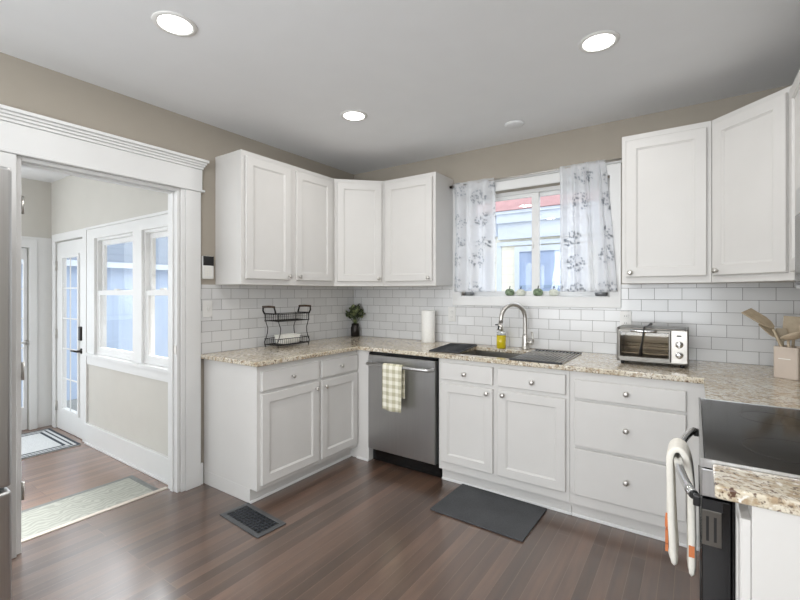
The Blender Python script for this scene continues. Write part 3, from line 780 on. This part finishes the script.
# ================================================================== CURTAINS
rod = MB().tube([(1.1385, -.06, 2.252), (2.487, -.06, 2.264)], .006, 10).build('curtain_rod', M['nickel'], None)
tag(rod, 'thin metal curtain rod across the top of the window', 'curtain rod')
MB().tube([(1.1375, -.06, 2.252), (1.157, -.06, 2.2522)], .012, 12).build('end_cap', M['bronze'], rod)
MB().tube([(2.472, -.06, 2.2639), (2.4875, -.06, 2.264)], .011, 12).build('end_cap', M['bronze'], rod)
def curtain(label, fx, amp, folds, zb, seedv):
    rr = random.Random(seedv); mb = MB(); nx, nz = 90, 40
    zrod = 2.262
    rows = []
    for j in range(nz+1):
        v = j/nz; z = zb+(zrod+.012-zb)*v
        row = []
        for i in range(nx+1):
            s_ = i/nx
            a = amp*(1-.45*abs(v-.5))*(.6 if v > .93 else 1)
            w = sum(c*sin(2*pi*(fq*s_+ph)+dv*v) for (fq, c, ph, dv) in folds)
            x = fx(s_, v)
            y = -.060+a*w
            if v > .955: y = -.060+.45*a*w-.009
            elif v > .9: y -= .009*(v-.9)/.055
            row.append(mb.bm.verts.new((x, y, z)))
        rows.append(row)
    for a, b in zip(rows, rows[1:]):
        for k in range(nx): mb.bm.faces.new((a[k], a[k+1], b[k+1], b[k]))
    o = mb.build('curtain', M['curtain'], None, smooth=True, solid=.0008)
    return tag(o, label, 'curtain', 'sheer floral window curtains')
def fxl(s_, v):
    return 1.150+.372*(s_ + .035*sin(2*pi*3*s_+1.5))
curtain('sheer white floral curtain on the left side of the sink window', fxl, .026, [(3.1, 1, .1, .6), (6.3, .35, .3, 0), (1, .5, .2, 0)], 1.352, 3)
def fxr(s_, v):
    # flat panel at the left, bunched folds at the right, spreading downwards
    top = 2.048+.312*(s_ if s_ < .55 else .55+(s_-.55)*.95); bot = 2.046+.385*s_
    e = (1-v)**.9
    return top*(1-e)+bot*e + .012*sin(2*pi*4*s_)*min(1, max(0, s_-.35)*3)
curtain('sheer white floral curtain bunched on the right side of the sink window', fxr, .028, [(3.6, .9, .45, 1.0), (7.7, .4, .2, .5), (1, .4, .1, 0)], 1.354, 5)

# ================================================================== SILL ITEMS
def pumpkin(x, y, r, mat, label):
    z0 = WZ0+.0063
    t = thing('pumpkin', label, 'pumpkin', (x, y, z0), 0, 'small pumpkins on the window sill')
    mod = lambda a: .88+.12*abs(cos(4*a))**.6
    h = r*1.5
    prof = [(r*.35, 0), (r*.75, h*.08), (r*.97, h*.3), (r, h*.5), (r*.93, h*.72), (r*.68, h*.92), (r*.3, h*.99), (.003, h*.93)]
    MB().lathe(prof, (0, 0, 0), 32, mod=mod).build('body', mat, t)
    MB().tube([(0, 0, h*.93), (.001, 0, h+.008), (.004, 0, h+.022)], [.005, .0035, .004], 8).build('stem', M['bronze'], t)
pumpkin(1.625, .046, .038, M['pump_green'], 'left of the two dark green pumpkins on the sill')
pumpkin(1.717, .046, .036, M['pump_white'], 'pale pumpkin on the sill between the two green ones')
pumpkin(1.855, .046, .039, M['pump_green'], 'right of the two dark green pumpkins on the sill')
pumpkin(1.975, .046, .036, M['pump_white'], 'rightmost pale pumpkin on the sill beside the right curtain')
for (x, r, lb) in ((1.225+.045, .042, 'small grey dish under the left curtain on the sill'), (2.312, .044, 'small grey dish under the right curtain on the sill')):
    o = MB().lathe([(r*.7, 0), (r*.95, .008), (r, .026), (r*.94, .028), (r*.86, .012), (.002, .010)], (0, 0, 0), 24).build('dish', M['grey_dish'], None, loc=(x, .032, WZ0+.0063))
    tag(o, lb, 'dish', 'grey dishes on the sill')

# ================================================================== COUNTER ITEMS
CZ = .9145
fa = thing('faucet', 'brushed nickel gooseneck faucet behind the sink', 'faucet', (1.80, -.092, CZ))
pts = [(0, 0, .05), (0, 0, .12), (0, 0, .232)]
dx, dy = -.125, -.175; Rr = math.hypot(dx, dy)/2
for k in range(1, 13):
    a = pi*k/12; q = (1-cos(a))/2
    pts.append((dx*q, dy*q, .232+Rr*1.03*sin(a)))
pts.append((dx*1.01, dy*1.01, .205))
MB().tube(pts, .0155, 14).build('spout', M['nickel'], fa)
MB().tube([(dx*1.01, dy*1.01, .205), (dx*1.03, dy*1.03, .165), (dx*1.05, dy*1.05, .150)], [.017, .021, .022], 14).build('spray_head', M['nickel'], fa)
MB().box(-.006, .006, -.021, -.016, .160, .185, Matrix.Translation((dx*1.04-.004, dy*1.04, 0))).build('spray_button', M['black'], fa)
MB().lathe([(.028, 0), (.030, .006), (.024, .012), (.022, .04), (.022, .1), (.016, .118)], (0, 0, 0), 24).build('base', M['nickel'], fa)
MB().tube([(.012, 0, .055), (.062, -.004, .052)], .016, 12).tube([(.056, -.004, .055), (.062, -.006, .085), (.052, -.006, .135)], [.009, .007, .0085], 10).build('lever', M['nickel'], fa)
so = thing('soap_bottle', 'clear bottle of yellow soap with black pump left of the faucet', 'bottle', (1.630, -.150, CZ))
MB().lathe([(.031, 0), (.036, .004), (.036, .100), (.030, .104), (.0, .105)], (0, 0, 0), 20).build('liquid', M['soap'], so)
MB().lathe([(.036, .1052), (.036, .122), (.026, .132), (.015, .136), (.015, .140)], (0, 0, 0), 20).build('bottle_neck', M['clear'], so)
MB().lathe([(.016, .1402), (.016, .154), (.006, .156), (.006, .176), (.013, .177), (.013, .186)], (0, 0, 0), 14).box(-.048, 0, -.006, .006, .177, .186).build('pump', M['black'], so)
pt = MB().lathe([(.058, 0), (.0595, .003), (.0595, .272), (.057, .276), (.02, .276), (.02, .268), (.0, .268)], (0, 0, 0), 32).build('paper_towel_roll', M['paper'], None, loc=(.945, -.105, CZ))
tag(pt, 'white paper towel roll standing on the worktop above the dishwasher', 'paper towel')
# drying racks
def rack(label, loc, rz, wx, wy, n, mat, group=None):
    r = thing('drying_rack', label, 'drying rack', loc, rz)
    for i in range(n):
        x = -wx/2+wx*i/(n-1)
        MB().tube([(x, -wy/2, .0045), (x, wy/2, .0045)], .0038, 6).build('rod', mat, r)
    for s_ in (-1, 1):
        MB().box(-wx/2-.006, wx/2+.006, s_*wy/2-.007, s_*wy/2+.007, 0.0002, .011).build('end_strip', M['rubber'], r, .003)
    return r
rack('grey slatted roll-up drying rack over the right side of the sink', (2.05, -.400, CZ+.0005), 0, .315, .535, 14, M['steel'])
rk2 = thing('drying_mat', 'flat black drying mat on the left edge of the sink', 'drying mat', (1.340, -.375, CZ+.0008), 9)
mb_ = MB().box(-.118, .118, -.235, .235, 0, .010); mb_.build('pad', M['rubber'], rk2, .004)
ribs = MB()
for i in range(18): ribs.tube([(-.110, -.225+.0265*i, .0112), (.110, -.225+.0265*i, .0112)], .003, 6)
ribs.build('rib', M['rubber'], rk2)

# toaster oven
to = thing('toaster_oven', 'stainless steel toaster oven with two knobs under the window corner', 'toaster oven', (2.474, -.165, CZ))
TW, TD, TH = .365, .255, .222
t = MB()
t.box(0, .012, -TD, 0, .018, TH).box(TW-.012, TW, -TD, 0, .018, TH).box(.012, TW-.012, -TD, 0, TH-.012, TH).box(.012, TW-.012, -TD, 0, .018, .034).box(.012, TW-.012, -.012, 0, .034, TH-.012)
t.box(.278, .290, -TD+.002, -.012, .034, TH-.012)
t.build('shell', M['steeldark'], to, .005, 3)
dr = MB().grid([.010, .020, .270, .280], [.030, .050, .196, .212], lambda u, v: not (.020 < u < .270 and .050 < v < .196), -TD-.012, -TD-.0008, 'y').build('door', M['steeldark'], to, .002)
MB().box(.019, .271, -TD-.008, -TD-.004, .049, .197).build('glass', M['ovenglass'], dr)
MB().tube([(.085, -TD-.012, .205), (.085, -TD-.034, .206), (.095, -TD-.038, .206), (.195, -TD-.038, .206), (.205, -TD-.034, .206), (.205, -TD-.012, .205)], .0085, 10).build('handle', M['chrome'], dr)
MB().box(.282, TW-.004, -TD-.006, -TD-.0005, .028, TH-.008).build('control_panel', M['sinksteel'], to, .002)
for z in (.065, .125):
    MB().lathe([(.020, 0), (.019, .012), (.016, .016), (.0, .016)], (.322, -TD-.0065, z+.01), 20, 'y').box(.320, .324, -TD-.026, -TD-.0225, z-.004, z+.024).build('knob', M['chrome'], to)
MB().box(.309, .332, -TD-.0072, -TD-.0062, .180, .188).build('indicator', M['black'], to)
rk = MB()
for i in range(12): rk.tube([(.03+.020*i, -TD+.02, .112), (.03+.020*i, -.03, .112)], .0015, 6)
rk.tube([(.022, -TD+.02, .112), (.27, -TD+.02, .112)], .002, 6).tube([(.022, -.03, .112), (.27, -.03, .112)], .002, 6)
rk.build('rack', M['chrome'], to)
MB().box(.022, .27, -TD+.03, -.03, .066, .070).build('tray', M['sinksteel'], to, .001)
MB().tube([(.020, -.07, .052), (.272, -.07, .052)], .004, 8).tube([(.020, -.1, .178), (.272, -.1, .178)], .004, 8).build('heating_element', M['goldglow'], to)
MB().box(.014, .276, -TD+.01, -.0125, .196, .2095).build('lining', M['goldglow'], to)
MB().box(.014, .276, -.0165, -.0125, .036, .195).build('back_panel', M['steeldark'], to)
ft = MB()
for x in (.03, TW-.03):
    for y in (-TD+.03, -.03): ft.lathe([(.010, 0), (.012, .018)], (x, y, 0), 12)
ft.build('foot', M['black'], to)
cd = MB()
cd.tube([(.168, -.06, .235), (.158, -.16, .229), (.152, -.25, .229), (.150, -.296, .228), (.148, -.306, .20), (.142, -.303, .15), (.134, -.284, .11), (.130, -.282, .06)], [.009, .004, .004, .004, .0045, .005, .007, .011], 8)
c_o = cd.build('power_cord', M['black'], None, loc=(2.474, -.165, CZ)); tag(c_o, 'short black cord hanging over the front of the toaster oven', 'cord')

# outlets and keypad
def outlet(label, loc, rz, name='wall_outlet', w=.072, h=.117, sw=False):
    r = thing(name, label, 'outlet' if not sw else 'light switch', loc, rz)
    MB().box(-w/2, w/2, -.006, 0, -h/2, h/2).build('cover_plate', M['white_plastic'], r, .002)
    if sw: MB().box(-.006, .006, -.015, -.006, -.012, .012).build('toggle', M['white_plastic'], r, .001)
    else:
        for dz in (-.024, .024):
            s_ = MB().box(-.017, .017, -.009, -.006, dz-.015, dz+.015).build('socket', M['white_plastic'], r, .002)
            MB().box(-.007, -.005, -.0095, -.009, dz-.004, dz+.005).box(.005, .007, -.0095, -.009, dz-.004, dz+.005).build('slot', M['black'], s_)
    return r
outlet('white wall outlet behind the left end of the toaster oven', (2.475, -.0083, 1.16), 0)
outlet('white wall outlet below the left corner of the window', (1.128, -.0083, 1.160), 0, w=.072, h=.125)
outlet('white light switch on the tiles beside the doorway trim', (.0083, -1.60, 1.232), 90, 'light_switch', sw=True)
kp = thing('alarm_keypad', 'white wall keypad with black screen beside the doorway trim', 'keypad', (.0005, -1.598, 1.525), 90)
MB().box(-.042, .042, -.022, 0, -.082, .082).build('housing', M['white_plastic'], kp, .006, 3)
MB().box(-.040, .040, -.0235, -.0222, .014, .080).build('screen', M['glossblack'], kp, .0005)
ky = MB()
for r_ in range(4):
    for c_ in range(3): ky.box(-.026+.018*c_, -.012+.018*c_, -.0232, -.0222, .004-.019*r_-.006, .004-.019*r_+.006)
ky.build('keys', M['ceramic'], kp)

# plant in dark vase
vs = thing('potted_plant', 'small green leafy plant in a dark ribbed vase in the corner', 'plant', (.098, -.095, CZ))
MB().lathe([(.034, 0), (.041, .004), (.042, .09), (.035, .104), (.034, .128), (.030, .128), (.030, .10), (.0, .10)], (0, 0, 0), 36, mod=lambda a: 1+.03*cos(18*a)).build('vase', M['bronze'], vs)
fo = MB(); rr = random.Random(4)
stems = MB()
for i in range(95):
    a = rr.uniform(0, 2*pi); el = rr.uniform(.1, 1.35)
    R_ = rr.uniform(.04, .105)
    c = Vector((cos(a)*cos(el)*R_*1.05, sin(a)*cos(el)*R_*.8, .20+sin(el)*R_*1.2-.02))
    c.x = max(c.x, -.066); c.y = min(c.y, .062)
    if i % 3 == 0: stems.tube([(0, 0, .10), (c.x*.4, c.y*.4, .16), tuple(c)], .0018, 5)
    d = (c-Vector((0, 0, .17))).normalized(); d = (d+Vector((rr.uniform(-.6, .6), rr.uniform(-.6, .6), rr.uniform(-.4, .6)))).normalized()
    s0 = d.cross(Vector((rr.uniform(-1, 1), rr.uniform(-1, 1), rr.uniform(-1, 1)))).normalized(); nn = d.cross(s0)
    L = rr.uniform(.034, .056); wd = L*rr.uniform(.34, .44)
    ring = []
    outline = [(0, 0), (.3, .8), (.6, 1), (.85, .6), (1, 0), (.85, -.6), (.6, -1), (.3, -.8)]
    cv = [fo.bm.verts.new(c+d*(L*u-L*.4)+s0*(wd*w)+nn*(-.25*wd*abs(w)+.004*sin(u*3))) for u, w in outline]
    mid = [fo.bm.verts.new(c+d*(L*u-L*.4)+nn*(.004*sin(u*3)+.002)) for u in (.3, .6, .85)]
    F = fo.bm.faces.new
    F((cv[0], cv[1], mid[0])); F((cv[1], cv[2], mid[1], mid[0])); F((cv[2], cv[3], mid[2], mid[1])); F((cv[3], cv[4], mid[2]))
    F((cv[4], cv[5], mid[2])); F((cv[5], cv[6], mid[1], mid[2])); F((cv[6], cv[7], mid[0], mid[1])); F((cv[7], cv[0], mid[0]))
fo.build('foliage', M['leaf'], vs, smooth=True, solid=.0012)
stems.build('stem', M['leaf'], vs)

# wire basket stand: local x along wall (+y world), local -y into room
bs = thing('basket_stand', 'two-tier black wire basket stand on the left worktop', 'basket stand', (.015, -1.150, CZ), 90)
BL, BD = .352, .165       # length, depth; near wall y=-.03, front y=-.19
yb, yf = -.035, -.19
def lg(x, y, sg):
    return MB().tube([(x, y, .0), (x-.012*sg, y, .04), (x+.004*sg, y, .07), (x+.018*sg, y, .11), (x+.022*sg, y, .15), (x+.006*sg, y, .19), (x, y, .215), (x, y, .30 if False else .27)], .0032, 8)
for (x, sg) in ((.02, 1), (BL-.02, -1)):
    for y in (yb, yf): lg(x, y, sg).build('leg', M['blackwire'], bs)
def tray(z0, z1, name):
    m = MB()
    for z, r_ in ((z0, .0035), (z1, .0028)):
        m.tube([(.012, yb, z), (BL-.012, yb, z), (BL-.012, yf, z), (.012, yf, z)], r_, 8, closed=True)
    for i in range(17):
        x = .022+(BL-.044)*i/16
        m.tube([(x, yf, z1), (x, yf, z0), (x, yb, z0), (x, yb, z1)], .0014, 6)
    for i in range(7):
        y = yf+(yb-yf)*i/6
        m.tube([(.012, y, z1), (.012, y, z0), (BL-.012, y, z0), (BL-.012, y, z1)], .0014, 6)
    return m.build(name, M['blackwire'], bs)
tray(.020, .068, 'lower_basket'); tray(.208, .262, 'upper_basket')
for x, sg in ((.004, -1), (BL-.004, 1)):
    MB().tube([(x, yb-.01, .262), (x+.012*sg, yb-.005, .29), (x+.016*sg, yb-.012, .318)], .0065, 8).tube([(x, yf+.01, .262), (x+.012*sg, yf+.005, .29), (x+.016*sg, yf+.012, .318)], .0065, 8).tube([(x, yb-.01, .266), (x, yf+.01, .266)], .0055, 8).build('handle_bracket', M['blackwire'], bs)
    MB().tube([(x+.016*sg, yb-.008, .320), (x+.017*sg, (yb+yf)/2, .323), (x+.016*sg, yf+.008, .320)], .0085, 10).build('handle_grip', M['brownwood'], bs)
# ribbed dish in lower basket
ds = MB()
pts = []
def rr_outline(hx_, hy_, rad, n=6, rib=.0):
    out = []
    for (cx_, cy_, a0) in ((hx_-rad, hy_-rad, 0), (-hx_+rad, hy_-rad, 90), (-hx_+rad, -hy_+rad, 180), (hx_-rad, -hy_+rad, 270)):
        for k in range(n+1):
            a = radians(a0+90*k/n); out.append((cx_+rad*cos(a), cy_+rad*sin(a)))
    return out
def shell(mb, rings):
    rs = [[mb.bm.verts.new((x, y, z)) for x, y in o] for o, z in rings]
    for a, b in zip(rs, rs[1:]):
        n_ = len(a)
        for k in range(n_): mb.bm.faces.new((a[k], a[(k+1) % n_], b[(k+1) % n_], b[k]))
    mb.bm.faces.new(rs[0][::-1]); mb.bm.faces.new(rs[-1])
shell(ds, [(rr_outline(.080, .052, .015), 0), (rr_outline(.088, .060, .018), .058), (rr_outline(.092, .064, .018), .060), (rr_outline(.092, .064, .018), .068), (rr_outline(.084, .056, .016), .068), (rr_outline(.076, .048, .014), .012)])
dish = ds.build('baking_dish', M['ceramic'], None, loc=(.127, -.975, CZ+.0245), rot=(0, 0, pi/2))
tag(dish, 'white ribbed ceramic dish in the lower wire basket', 'dish')
rb = MB()
for i in range(13):
    x = -.075+.0125*i
    for s_ in (-1, 1): rb.tube([(x, s_*.054, .004), (x, s_*.0605, .056)], .003, 6)
rb.build('rib', M['ceramic'], dish)

# utensil crock and utensils
cr = thing('utensil_crock', 'square blush utensil crock at the right end of the worktop', 'crock', (3.268, -.435, CZ), -32)
t = MB()
def sq(h): return rr_outline(h, h, .010, 4)
shell(t, [(sq(.050), 0), (sq(.052), .004), (sq(.052), .158), (sq(.048), .160), (sq(.045), .156), (sq(.045), .008)])
t.build('body', M['crock'], cr)
MB().box(-.028, .022, -.0535, -.0522, .098, .102).build('stripe', M['ceramic'], cr)
def utensil(name, label, foot, top, head, mat, hmat=None, cat='utensil'):
    f_, t_ = Vector(foot), Vector(top)
    o = MB().tube([f_, (f_+t_)/2, t_], [.0055, .006, .0065], 10).build(name, mat, None)
    tag(o, label, cat, 'utensils in the crock')
    d = (t_-f_).normalized()
    d = Vector(head.get('dir', d)).normalized()
    side = d.cross(Vector(head['face'])).normalized(); nn = side.cross(d).normalized()
    h = MB(); L, w, k = head['L'], head['w'], head.get('kind', 'flat')
    if k == 'flat':
        out = [(0, .25), (.15, .75), (.35, 1), (1, 1.0), (1, -1.0), (.35, -1), (.15, -.75), (0, -.25)]
        if head.get('slant'): out[3] = (.86, 1.0)
        A = [h.bm.verts.new(t_-d*.01+d*(L*u)+side*(w*v)+nn*(.0035+head.get('curl', 0)*u*u)) for u, v in out]
        B = [h.bm.verts.new(t_-d*.01+d*(L*u)+side*(w*v)+nn*(-.0035+head.get('curl', 0)*u*u)) for u, v in out]
        h.bm.faces.new(A[::-1]); h.bm.faces.new(B)
        for i in range(len(out)): j = (i+1) % len(out); h.bm.faces.new((A[i], A[j], B[j], B[i]))
        h.build('blade', hmat or mat, o, .002)
    else:
        n1, n2 = 6, 20; rings = []
        for sgn, dep in ((1, 1.0), (-1, .72)):
            for i in (range(n1+1) if sgn == 1 else range(n1, -1, -1)):
                q = i/n1
                ring = [h.bm.verts.new(t_-d*.005+d*(L*.5+L*.5*q*cos(2*pi*k2/n2)*(1 if sgn == 1 else .95))+side*(w*q*sin(2*pi*k2/n2)*(1 if sgn == 1 else .95))+nn*(-.022*(1-q*q)*dep+(.0 if sgn == 1 else .003))) for k2 in range(n2)]
                rings.append(ring)
        for a, b in zip(rings, rings[1:]):
            for k2 in range(n2): h.bm.faces.new((a[k2], a[(k2+1) % n2], b[(k2+1) % n2], b[k2]))
        bmesh.ops.remove_doubles(h.bm, verts=h.bm.verts[:], dist=.0002)
        h.build('bowl', hmat or mat, o, smooth=True)
    return o
cz = CZ+.012
utensil('turner', 'beige slanted turner leaning furthest left out of the crock', (3.282, -.452, cz), (3.192, -.462, 1.175), dict(face=(.3, -.6, .8), dir=(-.70, -.05, .62), L=.150, w=.036, slant=1, curl=-.014), M['blond'])
utensil('spatula', 'beige spatula leaning left just below the furthest one', (3.285, -.440, cz), (3.212, -.425, 1.125), dict(face=(.4, -.7, .6), dir=(-.62, 0, .7), L=.10, w=.024), M['blond'])
utensil('wooden_spoon', 'wide wooden spoon with its bowl facing forward in the crock', (3.262, -.458, cz), (3.252, -.475, 1.120), dict(face=(.1, -.5, .9), dir=(.35, -.75, .40), L=.095, w=.058, kind='bowl'), M['beechwood'])
utensil('slotted_turner', 'square beige turner standing upright at the back of the crock', (3.268, -.425, cz), (3.285, -.395, 1.135), dict(face=(-.1, -1, .1), L=.10, w=.045), M['blond'])
utensil('spoonula', 'taupe spatula standing behind the wooden spoon', (3.245, -.430, cz), (3.235, -.430, 1.105), dict(face=(0, -1, 0), L=.07, w=.022), M['silicone'])
utensil('ladle', 'wooden ladle standing at the right of the crock', (3.282, -.410, cz), (3.325, -.42, 1.14), dict(face=(.1, -.9, .3), L=.075, w=.032, kind='bowl'), M['beechwood'])

# ================================================================== FLOOR ITEMS
fv = thing('floor_register', 'dark metal floor vent beside the left base cabinet', 'floor vent', (.705, -1.735, .0005), -4)
MB().grid([-.200, -.168, .168, .200], [-.095, -.066, .066, .095], lambda u, v: not (-.168 < u < .168 and -.066 < v < .066), 0, .006, 'z').build('rim', paint('pewter_register', lin(92, 94, 96), .5, .08, 30, .4), fv, .002)
MB().box(-.168, .168, -.066, .066, .0, .001).build('duct_opening', M['black'], fv)
g = MB()
for i in range(1, 12): g.box(-.168+.028*i-.003, -.168+.028*i+.003, -.066, .066, .0012, .0048)
for i in range(1, 6): g.box(-.168, .168, -.066+.022*i-.0025, -.066+.022*i+.0025, .0012, .0048)
g.build('grille', paint('register_grille', lin(66, 70, 76), .45, .08, 30, .4), fv)
mt = MB().box(-.295, .295, -.215, .215, 0, .010).build('floor_mat', M['mat'], None, .004, loc=(1.815, -.835, .0005), rot=(0, 0, radians(-1.5)))
tag(mt, 'charcoal rectangular floor mat in front of the sink cabinet', 'mat')
ru = thing('runner_rug', 'pale grey patterned runner just beyond the doorway', 'rug', (0, 0, -.0295))
MB().box(-.575, -.185, -3.4, -1.862, 0, .010).build('pile', M['rug'], ru, .003)
MB().grid([-.61, -.5755, -.1845, -.15], [-3.43, -3.4005, -1.8615, -1.825], lambda u, v: not (-.5755 < u < -.1845 and -3.4005 < v < -1.8615), 0, .009, 'z').build('border', M['rug_edge'], ru, .002)
dm = thing('door_mat', 'pale door mat with dark border stripes at the glazed door', 'mat', (0, 0, -.0295))
MB().box(-2.50, -1.70, -2.75, -1.78, 0, .008).build('pad', M['doormat'], dm, .002)
st = MB()
for (k, w_) in ((.0, .022), (.045, .014), (.085, .022)):
    st.grid([-2.50+k, -2.50+k+w_, -1.70-k-w_, -1.70-k], [-2.75+k, -2.75+k+w_, -1.78-k-w_, -1.78-k], (lambda k, w_: (lambda u, v: not (-2.50+k+w_ < u < -1.70-k-w_ and -2.75+k+w_ < v < -1.78-k-w_)))(k, w_), .0082, .0092, 'z')
st.build('stripe', M['matdark'], dm)
